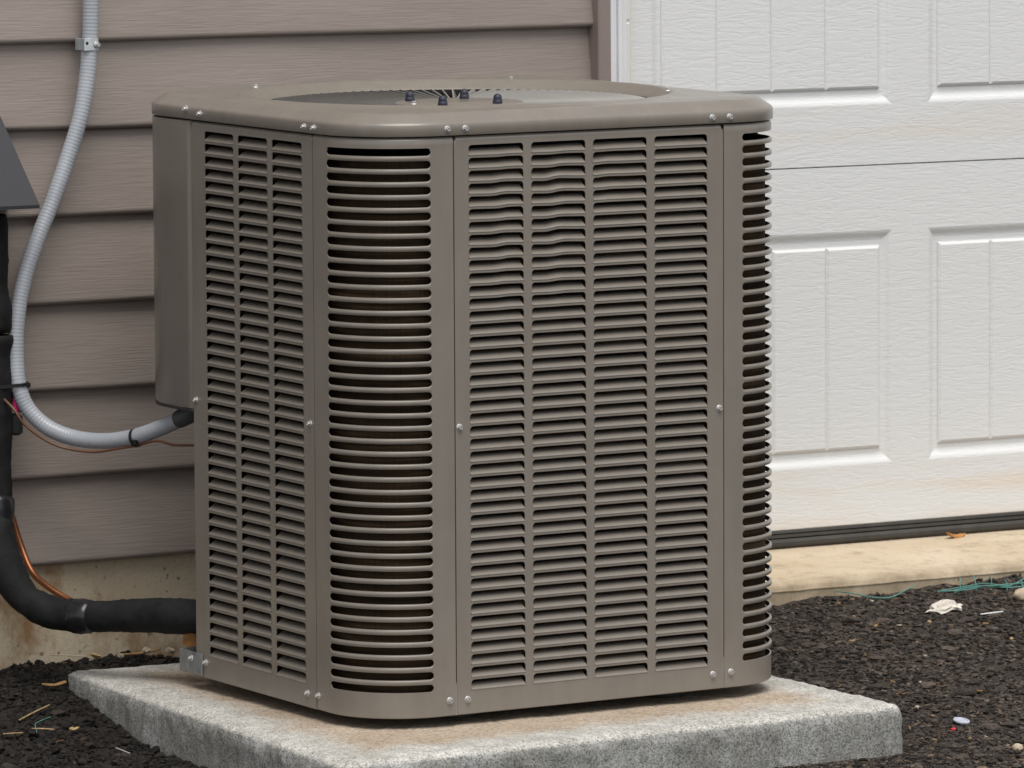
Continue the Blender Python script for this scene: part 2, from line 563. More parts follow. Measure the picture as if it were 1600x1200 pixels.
def clods(name, n, x0, x1, y0, y1, rmin, rmax, sub, jit, flat, tk, mat, long=1.0, tint=(1, 1, 1), fade=0):
    V0, F0 = ico(sub)
    x = rng.uniform(x0, x1, n); y = rng.uniform(y0, y1, n)
    keep = ~in_pad(x, y) & ~((x > .86) & (y > .752))
    if fade:                                    # thin out towards the patch's rim
        d = np.minimum(np.minimum(x - x0, x1 - x), np.minimum(y - y0, y1 - y))
        keep &= (rng.random(n) < d / fade) & ~((x > .42) & (x < 1.6) & (y > -.58)) & ~((x < .38) & (x > -.78) & (y > .10)) & (y < .99)
    x, y = x[keep], y[keep]; n = len(x)
    r = rmin + (rmax - rmin) * rng.random(n) ** 2.2
    rot = rng.normal(size=(n, 4)); rot /= np.linalg.norm(rot, axis=1)[:, None]
    a, b, c, d = rot.T
    Rm = np.stack([1-2*(c*c+d*d), 2*(b*c-a*d), 2*(b*d+a*c), 2*(b*c+a*d), 1-2*(b*b+d*d), 2*(c*d-a*b), 2*(b*d-a*c), 2*(c*d+a*b), 1-2*(b*b+c*c)], -1).reshape(n, 3, 3)
    sc = rng.uniform(.6, 1.25, (n, 1, 3))
    P = V0[None] * (1 + rng.normal(0, jit, (n, len(V0), 1))) * sc
    P[..., 0] *= long; P[..., 1:] /= long ** .5
    P = np.einsum('nij,nvj->nvi', Rm, P) * r[:, None, None]
    P[..., 2] *= flat
    P[..., 0] += x[:, None]; P[..., 1] += y[:, None]
    P[..., 2] += (gz(x, y) + r * flat * rng.uniform(-.1, .55, n))[:, None]
    k = tk[0] + (tk[1] - tk[0]) * rng.random(n) ** 2
    t = tone(x, y, k) * rng.uniform(.96, 1.04, (n, 3))
    t = t * np.array(tint)
    br = rng.random(n) < .03
    t[br] = t[br] * np.array([2.2, 1.9, 1.5])
    F = (F0[None] + (np.arange(n) * len(V0))[:, None, None]).reshape(-1, 3)
    o = link(name, np_mesh(name, P.reshape(-1, 3), F, mat, False, np.repeat(t, len(V0), 0)))
    return o

gravel = clods("millings_gravel", 66000, .40, 1.65, -.62, .80, .0013, .0062, 0, .28, .50, (.22, 2.5), GROUND)
tag(gravel, "loose dark brown-grey asphalt gravel right of the concrete pad", "gravel", kind="stuff")
stones = clods("gravel_stones", 700, .40, 1.9, -.75, .78, .008, .016, 1, .10, .40, (.8, 2.4), GROUND)
tag(stones, "larger rounded dark stones lying among the gravel", "stones", kind="stuff")
soil = clods("soil_clods", 29000, -.80, .40, .08, .995, .0015, .0075, 0, .25, .75, (.4, 1.5), GROUND)
tag(soil, "crumbly black soil clods left of the pad along the foundation", "soil", kind="stuff")
bigsoil = clods("soil_lumps", 420, -1.0, .40, .0, .975, .007, .015, 1, .14, .6, (.6, 2.2), GROUND)
tag(bigsoil, "bigger black soil lumps left of the concrete pad", "soil", kind="stuff")

outer = clods("outer_gravel", 52000, -1.7, 2.6, -1.6, 1.3, .0022, .0095, 0, .26, .5, (.22, 2.3), GROUND, fade=.6)
tag(outer, "sparser dark gravel spread out in front of the pad", "gravel", kind="stuff")
bark = clods("bark_splinters", 4600, .40, 1.75, -.7, .80, .0018, .0052, 0, .15, .42, (.5, 3.0), GROUND, 2.8, (1.25, 1.0, .78))
tag(bark, "thin brown bark splinters mixed into the dark gravel", "bark", kind="stuff")
bark2 = clods("bark_splinters", 2600, -1.0, .40, -.1, .98, .0018, .0050, 0, .15, .42, (.5, 4.5), GROUND, 2.8, (1.4, 1.05, .75))
tag(bark2, "thin brown bark splinters mixed into the black soil", "bark", kind="stuff")

# ------------------------------------------------------------------ garage slab (in front of the door)
mb = MB()
xs = np.linspace(.852, 5.2, 300)
prof = [(1.30, .021), (1.03, .0215), (.95, .0165), (.86, .009), (.80, .0035), (.776, .0008), (.7685, -.0012), (.7645, -.0045), (.7630, -.010), (.7610, -.0105), (.7605, -.0125), (.7625, -.0135), (.762, -.06), (.765, -.2)]
rings = []
for yy, zz in prof:
    k = 1.0 if zz < .006 else .25
    rings.append([(x, yy + k * .0022 * (vnoise2(np.array(x * 14), np.array(zz * 60.), 4) - .5) + k * .0022 * (vnoise2(np.array(x * 60), np.array(zz * 90.), 5) - .5),
                   zz + k * .0016 * (vnoise2(np.array(x * 30), np.array(yy * 40.), 6) - .5)) for x in xs])
mb.loft(rings, closed=False)
mb.add([(.852, y, z) for y, z in prof] , [tuple(range(len(prof)))])
o = mb.build("garage_floor", SLAB, smooth=True)
smooth_by_angle(o, 50)
tag(o, kind="structure")

# ------------------------------------------------------------------ house
house = empty("house", (0, .978, 0))
tag(house, "taupe vinyl sided house with a white panelled garage door", "house")
HY = .978
def H(y): return y - HY

def siding_mesh(seed, x0, x1):
    r = np.random.default_rng(seed)
    xs = np.arange(x0, x1 + .01, .03); xs[-1] = x1
    w1 = np.interp(xs, np.linspace(x0, x1, 14), r.normal(0, .0011, 14))
    w2 = np.interp(xs, np.linspace(x0, x1, 24), r.normal(0, .0010, 24))
    prof = [(-.003, .012), (.003, .0012), (.0085, -.0010), (.0126, -.0003), (.0162, .0020), (.0178, .0050), (.0176, .0085)]
    prof += [(.0176 - (z - .0085) * .0180 / .14, z) for z in (.04, .08, .12, .152)]
    mb = MB()
    mb.loft([[(x, .0150 - o + w2[i] * (1 if z < .03 else .4), z + w1[i] * (1 if z < .02 else 0)) for i, x in enumerate(xs)] for o, z in prof], closed=False)
    return mk("siding_plank", mb.v, mb.f, SIDING, True)
sv = [siding_mesh(s, -3.2, .7985) for s in (1, 2, 3)]
for k in range(7, -13, -1):
    i = 7 - k
    zb = .9393 - .14 * (k - 1)
    if k == 7: pass
    link("siding_plank", sv[i % 3], house, (0, 0, zb))

mb = MB()   # foundation wall below the siding, and a sheathing board behind it
fx2 = np.linspace(-3.2, .84, 140)
rings = []
for z in (-.30, -.10, -.05, 0, .05, .116):
    rings.append([(x, H(.9945) + .003 * (vnoise2(np.array(x * 8.), np.array(z * 9.), 12) - .5), z) for x in fx2])
mb.loft(rings, closed=False)
mb.box((-3.2, H(1.0), .116), (.80, H(1.06), 2.85))
mb.build("foundation_wall", FOUND, house, True)

mb = MB()   # siding corner trim (J channel) left of the garage opening
mb.bbox((.7965, H(.956), -.02), (.8215, H(1.02), 2.85), .0025)
mb.build("corner_trim", TRIM, house)
mb = MB()   # white brick mould with shallow steps
mb.bbox((.8219, H(.966), .02), (.8345, H(1.03), 2.2), .0015)
mb.bbox((.8343, H(.969), .02), (.8402, H(1.03), 2.2), .0015)
mb.bbox((.8400, H(.963), .02), (.8470, H(1.03), 2.2), .0015)
mb.box((.8460, H(.985), .02), (.8690, H(1.05), 2.2))
mb.box((.8219, H(.966), 2.2), (5.0, H(1.05), 2.34))
mb.build("door_frame", WHITE, house)
mb = MB()   # cream weather stop in two butted lengths
mb.bbox((.8670, H(1.000), .02), (.8868, H(1.027), .944), .003)
mb.bbox((.8670, H(1.000), .9455), (.8872, H(1.027), 2.2), .003)
mb.build("weather_stop", CREAM, house)

door = link("garage_door", None, house)
DY = H(1.028)
def section_mesh(z0, z1, p0, p1, x0, x1, panels, lip):
    """door section: skin with recessed moulded fields; the raised planks are separate parts"""
    mb = MB()
    zb, zt = z0 + .0013, z1 - .0013
    xsplit = [x0] + [v for p in panels for v in p] + [x1]
    # stiles and rails
    mb.add([(x0, DY, zb), (x1, DY, zb), (x1, DY, p0), (x0, DY, p0)], [(0, 1, 2, 3)])
    mb.add([(x0, DY, p1), (x1, DY, p1), (x1, DY, zt), (x0, DY, zt)], [(0, 1, 2, 3)])
    for a, b in zip(xsplit[::2], xsplit[1::2]):
        mb.add([(a, DY, p0), (b, DY, p0), (b, DY, p1), (a, DY, p1)], [(0, 1, 2, 3)])
    for a, b in panels:
        prev = None; loops = []
        for ins, d in [(0, 0), (.0025, .0005), (.0058, .0018), (.0105, .0046), (.0140, .0062), (.0175, .0070), (.028, .0070)]:
            loops.append([(a + ins, DY + d, p0 + ins), (b - ins, DY + d, p0 + ins), (b - ins, DY + d, p1 - ins), (a + ins, DY + d, p1 - ins)])
        mb.loft(loops, True, False, True)
    # rounded section edges
    mb.add([(x0, DY, zt), (x1, DY, zt), (x1, DY + .002, zt + .0004), (x0, DY + .002, zt + .0004), (x1, DY + .007, zt + .0005), (x0, DY + .007, zt + .0005)], [(0, 1, 2, 3), (3, 2, 4, 5)])
    mb.add([(x0, DY, zb), (x0, DY + .002, zb - .0004), (x1, DY + .002, zb - .0004), (x1, DY, zb), (x0, DY + .007, zb - .0005), (x1, DY + .007, zb - .0005)], [(0, 1, 2, 3), (1, 4, 5, 2)])
    return mk("door_section", mb.v, mb.f, DOOR)
PAN = [(.942 + .566 * i, 1.4331 + .566 * i) for i in range(6)]
ZS = [.0525, .681, 1.3095, 1.938]
plank_me = None
for s in range(4):
    z0 = ZS[s]; z1 = ZS[s + 1] if s < 3 else 2.2
    p0 = z0 + .1055; p1 = z1 - .1135
    link("door_section", section_mesh(z0, z1, p0, p1, .874, 4.46, PAN, 0), door)
    ph = p1 - p0 - 2 * .0275
    mb = MB()
    pw = .1108
    rings = []
    for ins, d in [(0, .0069), (.0001, .0050), (.0031, .0024), (.0048, .0014)]:
        rings.append([(ins, d, ins), (pw - ins, d, ins), (pw - ins, d, ph - ins), (ins, d, ph - ins)])
    mb.loft(rings, True, False, True)
    me = mk("raised_panel", mb.v, mb.f, DOOR)
    for a, b in PAN:
        for j in range(4):
            link("raised_panel", me, door, (a + .0239 + j * .1108, DY, p0 + .0275))
for z in ZS[1:]:   # dark strip added so the joint between two sections looks shaded
    mb = MB(); mb.box((.874, DY + .0075, z - .004), (4.46, DY + .012, z + .004)); mb.build("joint_shade_strip", SEAL, door)
mb = MB()   # bottom seal: retainer with ribs over a rubber bulb
sp = [(.000, .0528), (-.003, .0520), (-.004, .0478), (.001, .0470), (-.0045, .0455), (-.005, .0405), (.0005, .0395), (-.006, .0380), (-.009, .0330), (-.009, .0275), (-.005, .0225), (.02, .0222)]
mb.loft([[(x, DY + o, z) for x in (.874, 4.46)] for o, z in sp], closed=False)
mb.build("bottom_seal", SEAL, door)

# ------------------------------------------------------------------ concrete pad
def pad():
    c = [(-.343, -.224), (.660, -.176), (.676, .872), (-.268, .842)]
    zt, zb = -.0526, -.19
    # outline with rounded corners, dense
    pts = []
    R = .022
    for i in range(4):
        p0, p1, p2 = (np.array(c[(i + k) % 4]) for k in (-1, 0, 1))
        d0 = (p0 - p1) / np.linalg.norm(p0 - p1); d1 = (p2 - p1) / np.linalg.norm(p2 - p1)
        a, b = p1 + d0 * R, p1 + d1 * R
        for t in np.linspace(0, 1, 6):
            pts.append((1 - t) ** 2 * a + 2 * t * (1 - t) * p1 + t * t * b)
        e = np.array(c[(i + 1) % 4]) - d1 * R
        L = np.linalg.norm(e - b); n = int(L / .006)
        for t in np.linspace(0, 1, n + 1)[1:-1]:
            pts.append(b + (e - b) * t)
    O = np.array(pts); cen = O.mean(0)
    nrm = np.roll(O, -1, 0) - np.roll(O, 1, 0)
    nrm = np.stack([nrm[:, 1], -nrm[:, 0]], 1); nrm /= np.linalg.norm(nrm, axis=1)[:, None]
    prof = [(-.002, zb), (0, -.15), (0, -.135), (.0, -.122), (.0005, -.108), (.001, -.095), (.001, -.083), (.0015, -.074), (.003, -.067), (.006, -.061), (.011, -.0565), (.018, -.0538), (.027, -.0528), (.042, zt), (.065, zt), (.10, zt), (.16, zt), (.26, zt), (.40, zt)]
    V = []; E = []
    s = np.cumsum(np.concatenate([[0], np.linalg.norm(np.diff(O, axis=0), axis=1)]))
    for k, (ins, z) in enumerate(prof):
        q = z * 1.3
        nz = (vnoise2(O[:, 0] * 55 + q * 55, O[:, 1] * 55 - q * 40, 21) - .5) * .0032 + (vnoise2(O[:, 0] * 150 + k * 2.3, O[:, 1] * 150 - k * 1.7, 22) - .5) * .0026 + (vnoise2(O[:, 0] * 13 + q * 9, O[:, 1] * 13, 23) - .5) * .0045
        if ins > .018: P = cen + (O - nrm * .018 - cen) * (1 - (ins - .018) / .46)
        else: P = O - nrm * ins
        if z > -.0535: nz2 = nz * .35; P = P
        else: nz2 = nz * .5; P = P + nrm * nz[:, None] * (1.7 if z > -.075 else 1.0)
        V.append(np.concatenate([P, (z + nz2)[:, None]], 1))
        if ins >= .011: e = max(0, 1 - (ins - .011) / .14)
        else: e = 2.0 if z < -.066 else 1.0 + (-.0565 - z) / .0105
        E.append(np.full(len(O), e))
    n = len(O)
    V = np.vstack(V + [np.array([[cen[0], cen[1], zt]])]); E = np.concatenate(E + [[0.]])
    F = []
    for k in range(len(prof) - 1):
        for i in range(n):
            j = (i + 1) % n
            F.append((k*n+i, k*n+j, (k+1)*n+j, (k+1)*n+i))
    k = len(prof) - 1
    for i in range(n):
        F.append((k*n+i, k*n+(i+1) % n, (k+1)*n))
    me = mk("concrete_pad", V, F, PADM, True)
    at = me.attributes.new('edge', 'FLOAT', 'POINT')
    at.data.foreach_set('value', E.astype(np.float32))
    return link("concrete_pad", me)
p = pad()
tag(p, "thick grey concrete equipment pad under the air conditioner", "concrete pad")

# ------------------------------------------------------------------ air conditioner
ac = empty("air_conditioner", (0, 0, 0), (0.01268, -0.00412, 0.01251))
tag(ac, "taupe louvered outdoor air conditioner unit standing on the concrete pad", "air conditioner")
XL, XR, YB, R = -.1758, .588, .762, .12
PT = .019                       # louver pitch
ZBOT, ZTOP = -.036, .8265
S = .0035                       # strip between two openings
HH = .0155                      # opening height
def dent(u, z, on):
    """old hail/knock dents in the front panel's upper left columns -> (dn, dz)"""
    if not on: return 0.0, 0.0
    dz = dn = 0.0
    for cu, wd, zc, zw, a in [(.056, .020, .69, .115, .0019), (.150, .021, .70, .11, .0027), (.235, .018, .765, .05, .0012)]:
        rw = round(z / PT)
        k = math.exp(-((z - zc) / zw) ** 4) * (.55 + .55 * math.sin(rw * 2.4 + cu * 40) ** 2)
        t = (u - cu + .006 * math.sin(rw * 1.7 + cu * 60)) / wd
        dz += a * k * math.tanh(2.2 * t) * math.exp(-t * t * .40) * .75
        dn -= .0020 * k * math.exp(-t * t * .9)
    return dn, dz

def louver_panel(cols, w, u0, u1, denty=False, zb=ZBOT, zt=ZTOP):
    """local frame: u along x, outwards is -y. cols = left edges of the columns"""
    mb = MB(); rows = 43; nb = 10; rc = .0055
    def P(u, n, z):
        dn, dz = dent(u, z, denty)
        return (u, -(n + dn), z + dz)
    edges = [u0] + [(cols[i] + w + cols[i + 1]) / 2 for i in range(len(cols) - 1)] + [u1]
    for k in range(rows):
        z = k * PT
        for c, a in enumerate(cols):
            b = a + w; L, Rr = edges[c], edges[c + 1]
            us = np.linspace(a, b, nb + 1)
            zlo, zh = z - S, z + HH
            mb.add([P(u, 0, zlo) for u in us] + [P(u, 0, z) for u in us], [(i, i + 1, nb + 2 + i, nb + 1 + i) for i in range(nb)])
            for A, B in ((L, a), (b, Rr)):
                mb.add([P(A, 0, zlo), P(B, 0, zlo), P(B, 0, z), P(A, 0, z), P(B, 0, zh), P(A, 0, zh)], [(0, 1, 2, 3), (3, 2, 4, 5)])
            # fillets
            al = [(a + rc - rc * math.cos(t), zh - rc + rc * math.sin(t)) for t in np.linspace(0, math.pi / 2, 5)]
            ar = [(b - rc + rc * math.sin(t), zh - rc + rc * math.cos(t)) for t in np.linspace(0, math.pi / 2, 5)]
            mb.add([P(a, 0, zh)] + [P(u, 0, v) for u, v in al], [(0, i + 1, i + 2)[::-1] for i in range(4)])
            mb.add([P(b, 0, zh)] + [P(u, 0, v) for u, v in ar], [(0, i + 1, i + 2)[::-1] for i in range(4)])
            # sheet thickness round the opening
            path = [(a, z)] + al + [(u, zh) for u in us[1:-1] if a + rc < u < b - rc] + ar + [(b, z)]
            n = len(path)
            mb.add([P(u, 0, v) for u, v in path] + [P(u, -.0014, v) for u, v in path], [(i, i + 1, n + i + 1, n + i) for i in range(n - 1)])
    # top and bottom bands with turned edges
    zl, zh = -S, (rows - 1) * PT + HH
    us = np.array([u0, u0 + .0022, u0 + .0035] + list(np.linspace(u0, u1, 25)[1:-1]) + [u1 - .0035, u1 - .0022, u1])
    def band(seq):
        rings = [[(u, -n, z - ((.0065 if min(u - u0, u1 - u) < .0005 else .004 if min(u - u0, u1 - u) < .003 else 0) if z > zt - .005 else 0)) for u in us] for n, z in seq]
        mb.loft(rings, closed=False)
    band([(-.006, zb + .0002), (-.0012, zb), (0, zb + .0012), (0, zl)])
    band([(0, zh), (0, zt - .0045), (-.0008, zt - .0022), (-.0028, zt), (-.010, zt + .0006)])
    # side returns
    for u, sgn in ((u0, -1), (u1, 1)):
        q = [(u, 0, zb), (u, 0, zt - .0065), (u, .010, zt - .0065), (u, .010, zb)]
        mb.add(q, [(0, 1, 2, 3) if sgn < 0 else (3, 2, 1, 0)])
    return mb

LPROF = [(-.0014, -.0014), (.0001, -.0006), (.0006, .0000), (.0007, .0007), (.0002, .0016), (-.0012, .0028), (-.0036, .0047), (-.0102, .0106), (-.0109, .0098), (-.0040, .0035)]
def louver(w, u_abs=None, z_abs=0, denty=False):
    mb = MB(); nb = 10 if denty else 4
    rings = []
    for n, z in LPROF:
        ins = .0004 if n > -.001 else .0004 + min(1, (-n - .001) / .009) * .0020
        us = np.linspace(ins, w - ins, nb + 1)
        ring = []
        for u in us:
            dn, dz = dent(u + u_abs, z_abs, True) if denty else (0, 0)
            ring.append((u, -(n + dn), z + dz))
        rings.append(ring)
    mb.loft(rings, closed=False)
    return mb

W0 = .09425
def add_louver_panel(cols, u0, u1, loc, rot, denty=False, joined=False, name="louver_panel", zb=ZBOT):
    mb = louver_panel(cols, W0, u0, u1, denty, zb)
    pn = mb.build(name, PAINT, ac, False, loc=loc, rot=rot)
    lv = louver(W0); me = mk("louver", lv.v, lv.f, PAINT, True)
    if joined:
        j = MB()
        for k in range(43):
            for a in cols:
                j.add([(v[0] + a, v[1], v[2] + k * PT) for v in lv.v], lv.f)
        o = j.build("louver", PAINT, pn, True)
        o['kind'] = 'stuff'
        return pn
    for c, a in enumerate(cols):
        for k in range(43):
            if denty and c < 3 and k > 24:
                d = louver(W0, a, k * PT, True)
                link("louver", mk("louver", d.v, d.f, PAINT, True), pn, (a, 0, k * PT))
            else:
                link("louver", me, pn, (a, 0, k * PT))
    return pn

front_cols = [i * (.09422 + .01355) for i in range(4)]
FS0, FS1 = -.0247, .4458
pf = add_louver_panel(front_cols, FS0, FS1, (0, 0, 0), (0, 0, 0), True)
pf['label'] = "wide front louver panel with slightly dented slats near its top"
# left face: u = -y
left_cols = [-(.19125 + j * (.09421 + .01418) + .09421) for j in (2, 1, 0)]
pl = add_louver_panel(left_cols, -.546, -.1597, (XL, 0, -.0008), (0, 0, -math.pi / 2))
right_cols = [.19125 + j * (.09421 + .01418) for j in range(3)]
add_louver_panel(right_cols, .1588, .604, (XR, 0, 0), (0, 0, math.pi / 2), joined=True)
back_cols = [-.0 - .09422 - i * (.09422 + .01355) for i in range(4)]
add_louver_panel(sorted(back_cols), -.4467, -.055, (0, YB, 0), (0, 0, math.pi), joined=True)

# curved corner panels with slots
def corner_curve(L1, L2):
    """local: starts along -y side ... returns function s -> (x, y, nx, ny); origin at arc centre, first flat on the -x side"""
    A = R * math.pi / 2
    def f(s):
        if s < L1: return (-R, L1 - s, -1, 0)
        if s < L1 + A:
            t = (s - L1) / R
            return (-R * math.cos(t), -R * math.sin(t), -math.cos(t), -math.sin(t))
        return (s - L1 - A, -R, 0, -1)
    return f, L1 + A + L2

SLOT_R = .0056
def corner_panel(L1, L2, s0, s1):
    f, ST = corner_curve(L1, L2)
    def P(s, n, z):
        x, y, nx, ny = f(s); return (x + nx * n, y + ny * n, z)
    r = SLOT_R
    arc = [r * (1 - math.cos(t)) for t in np.linspace(0, math.pi / 2, 6)]
    def h(s):
        d = min(s - s0, s1 - s)
        return r if d >= r else math.sqrt(max(0, r * r - (r - d) ** 2))
    mid = list(np.linspace(s0 + r, s1 - r, 22))
    ss_ = [s0 + a for a in arc[:-1]] + mid + [s1 - a for a in arc[:-1]][::-1]
    fl = sorted(set([0.0] + list(np.linspace(0, s0, 5)[1:])))
    fr = list(np.linspace(s1, ST, 5))
    zc = lambda k: .008 + k * PT
    zl, zh = zc(0) - PT / 2, zc(42) + PT / 2
    mb = MB()
    # solid margins
    def grid(sv, zv, n=0.0):
        m = len(sv)
        mb.add([P(s, n, z) for z in zv for s in sv], [(i + j*m, i + 1 + j*m, i + 1 + (j+1)*m, i + (j+1)*m) for j in range(len(zv) - 1) for i in range(m - 1)])
    grid(fl, [zl, zh]); grid(fr, [zl, zh])
    allS = fl + ss_[1:-1] + fr
    def band(seq):
        m = len(allS)
        mb.add([P(s, n, z) for n, z in seq for s in allS], [(i + j*m, i + 1 + j*m, i + 1 + (j+1)*m, i + (j+1)*m) for j in range(len(seq) - 1) for i in range(m - 1)])
    band([(-.006, ZBOT + .0002), (-.0012, ZBOT), (0, ZBOT + .0012), (0, zl)])
    band([(0, zh), (0, ZTOP - .0045), (-.0008, ZTOP - .0022), (-.0028, ZTOP), (-.010, ZTOP + .0006)])
    # half bars: lower edge of the first slot, upper edge of the last
    m = len(ss_)
    rows = [P(s, 0, zl) for s in ss_] + [P(s, 0, zc(0) - h(s)) for s in ss_] + [P(s, -.002, zc(0) - h(s) + .0004) for s in ss_]
    mb.add(rows, [(i + j*m, i + 1 + j*m, i + 1 + (j+1)*m, i + (j+1)*m) for j in range(2) for i in range(m - 1)])
    rows = [P(s, -.002, zc(42) + h(s) - .0004) for s in ss_] + [P(s, 0, zc(42) + h(s)) for s in ss_] + [P(s, 0, zh) for s in ss_]
    mb.add(rows, [(i + j*m, i + 1 + j*m, i + 1 + (j+1)*m, i + (j+1)*m) for j in range(2) for i in range(m - 1)])
    for s in (0.0, ST):
        q = [P(s, 0, ZBOT), P(s, 0, ZTOP - .004), P(s, -.010, ZTOP - .004), P(s, -.010, ZBOT)]
        mb.add(q, [(0, 1, 2, 3) if s > 0 else (3, 2, 1, 0)])
    # one rounded bar, from the upper edge of slot k to the lower edge of slot k+1 (local z 0 = slot k centre)
    bar = MB()
    def bl(s):
        d = min(s - s0, s1 - s)
        return max(0., min(1., d / .016)) ** .6
    prof = []
    for q in (-.0016, -.0005):
        pass
    rows = []
    for s_t, nn in [(-.98, -.0024), (-1, -.0010), (-.93, -.0001), (-.75, .0005), (0, .0009), (.62, .0006), (.80, .0001), (.93, -.0009), (1.02, -.0026)]:
        row = []
        for s in ss_:
            lo, hi = h(s), PT - h(s)
            c, hw = (lo + hi) / 2, (hi - lo) / 2
            b = bl(s)
            n = nn * b if nn > 0 else nn * b
            row.append(P(s, n, c + hw * s_t))
        rows.append(row)
    bar.loft(rows, closed=False)
    return mb, bar, zc

def add_corner(L1, L2, s0, s1, loc, rot):
    mb, bar, zc = corner_panel(L1, L2, s0, s1)
    o = mb.build("corner_panel", PAINT, ac, True, loc=loc, rot=rot)
    smooth_by_angle(o, 30)
    me = mk("grille_bar", bar.v, bar.f, PAINT, True)
    for k in range(42):
        link("grille_bar", me, o, (0, 0, zc(k)))
    return o
add_corner(.0372, .0292, .0422, .2172, (XL + R, R, 0), (0, 0, 0))
A_ = R * math.pi / 2
add_corner(.0205, .0380, .0335, .0205 + A_ + .004, (XR - R, R, 0), (0, 0, math.pi / 2))
add_corner(.0372, .0205, .0422, .2172, (XR - R, YB - R, 0), (0, 0, math.pi))

# coil, base pan, feet, back-left service recess
def rsq(inset, n=10, z=0.0, r=R, cut=False, cr=None):
    pts = []
    rr = max(.01, r - inset)
    if cr: rr, r = cr, cr + inset
    for cx, cy, a0 in [(XL + r, r, math.pi), (XR - r, r, 1.5 * math.pi), (XR - r, YB - r, 0), (XL + r, YB - r, .5 * math.pi)]:
        if cut and a0 == .5 * math.pi:
            pts += [(.05, YB - inset, z), (.05, .57, z), (XL + inset, .57, z)]
            continue
        for t in np.linspace(0, math.pi / 2, n):
            pts.append((cx + rr * math.cos(a0 + t), cy + rr * math.sin(a0 + t), z))
    return pts
mb = MB(); mb.loft([rsq(.0195, 12, z, cut=True, cr=.074) for z in (-.02, .80)], True, False, False)
o = mb.build("condenser_coil", COIL, ac, True); smooth_by_angle(o, 40)
mb = MB(); mb.loft([rsq(.006, 10, -.0335, cut=True), rsq(.006, 10, -.018, cut=True)], True, True, True)
mb.build("base_pan", BLACK, ac)
mb = MB(); mb.loft([rsq(.0042, 12, z) for z in (.8235, .8420)], True, False, False)  # black band added so the slit under the cap reads as shade
mb.build("gap_shade_band", BLACK, ac)
for fx, fy in ((.03, .10), (.40, .10), (.40, .66), (.03, .66)):
    mb = MB(); a = np.linspace(0, 2 * math.pi, 14, endpoint=False)
    mb.loft([[(fx + rr * math.cos(t), fy + rr * math.sin(t), z) for t in a] for rr, z in ((.034, -.058), (.036, -.054), (.032, -.0335))], True, True, True)
    mb.build("foot", RUBBER, ac, True)
mb = MB()   # plates closing the unit behind the control box and below it
mb.box((XL + .004, .548, ZBOT + .004), (.052, .551, .82))
mb.box((.0495, .551, ZBOT + .004), (.0525, YB - .006, .82))
mb.build("service_plate", PAINT, ac)

# control box on the back left corner
def boxout(ins, z):
    pts = [(XL + .010, .5478, z), (XL + .0030, .5490, z), (XL - .0006 + ins, .5522, z), (XL - .0018 + ins, .5570, z), (XL - .0020 + ins, .5620, z), (XL - .0020 + ins, YB - R, z)]
    for t in np.linspace(math.pi, math.pi / 2, 14)[1:]:
        pts.append((XL + R + (R + .0020 - ins) * math.cos(t), YB - R + (R + .0020 - ins) * math.sin(t), z))
    pts.append((.054, YB + .0012 - ins, z))
    return pts
mb = MB()
mb.loft([boxout(.003, .3800), boxout(.0006, .3802), boxout(0, .3815), boxout(0, ZTOP - .001), boxout(.004, ZTOP)], closed=False)
o = mb.build("control_box", PAINT, ac, True); smooth_by_angle(o, 40)
mb = MB()
low = boxout(.0012, .3745)
mb.loft([boxout(.004, .3742), boxout(.0002, .3745), boxout(-.0002, .3770), boxout(.0002, .3796)], closed=False)
mb.add([(x, y, .3795) for x, y, _ in boxout(.004, 0)] + [(.054, .5475, .3795)], [tuple(range(len(low), -1, -1))])
mb.build("edge_trim", RUBBER, o, False)

# top cap
CX, CY = (XL + XR) / 2, YB / 2
NA = 160
angs = np.linspace(0, 2 * math.pi, NA, endpoint=False)
HX, HY_ = (XR - XL) / 2, YB / 2
def sq(d, z, r=.125):
    """rounded square sampled by polar angle; d = inset from the cap's outer edge"""
    ax, ay = HX + .0034 - d, HY_ + .0034 - d
    rr = max(.02, r - d)
    out = []
    for t in angs:
        c, s = abs(math.cos(t)), abs(math.sin(t))
        k = min(ax / c if c > 1e-9 else 1e9, ay / s if s > 1e-9 else 1e9)
        x, y = k * c, k * s
        if x > ax - rr and y > ay - rr:
            qx, qy = ax - rr, ay - rr
            b = c * qx + s * qy
            k = b + math.sqrt(max(0, b * b - (qx * qx + qy * qy - rr * rr)))
            x, y = k * c, k * s
        out.append((CX + math.copysign(x, math.cos(t)), CY + math.copysign(y, math.sin(t)), z))
    return out
def circ(r, z, n=NA):
    return [(CX + r * math.cos(t), CY + r * math.sin(t), z) for t in np.linspace(0, 2 * math.pi, n, endpoint=False)]
ZT = .863
rings = [sq(.006, .8290), sq(.0006, .8288), sq(0, .8297), sq(0, .8400), sq(0, .8440), sq(.0007, .8462), sq(.0024, .8482), sq(.0042, .8495), sq(.0065, .8510), sq(.0185, .8590), sq(.0205, .8602), sq(.0230, .8614), sq(.0260, .8623), sq(.0290, .8628), sq(.0330, ZT)]
for (r, z) in [(.347, ZT), (.3440, ZT + .0005), (.3410, ZT + .0018), (.3370, ZT + .0028), (.3325, ZT + .0026), (.3280, ZT + .0010), (.3220, ZT - .0024), (.3150, ZT - .0062), (.3085, ZT - .0095), (.3050, ZT - .0118), (.3025, ZT - .0150), (.3015, ZT - .0200), (.3012, ZT - .034)]:
    rings.append(circ(r, z))
mb = MB(); mb.loft(rings, True)
cap = mb.build("top_cap", PAINT, ac, True); smooth_by_angle(cap, 60)
mb = MB(); mb.loft([circ(.3005, ZT - .012, 64), circ(.3005, .76, 64)][::1], True, False, False); mb.loft([circ(.3005, .762, 64), circ(.001, .762, 64)], True)
mb.build("fan_shroud", BLACK, ac)

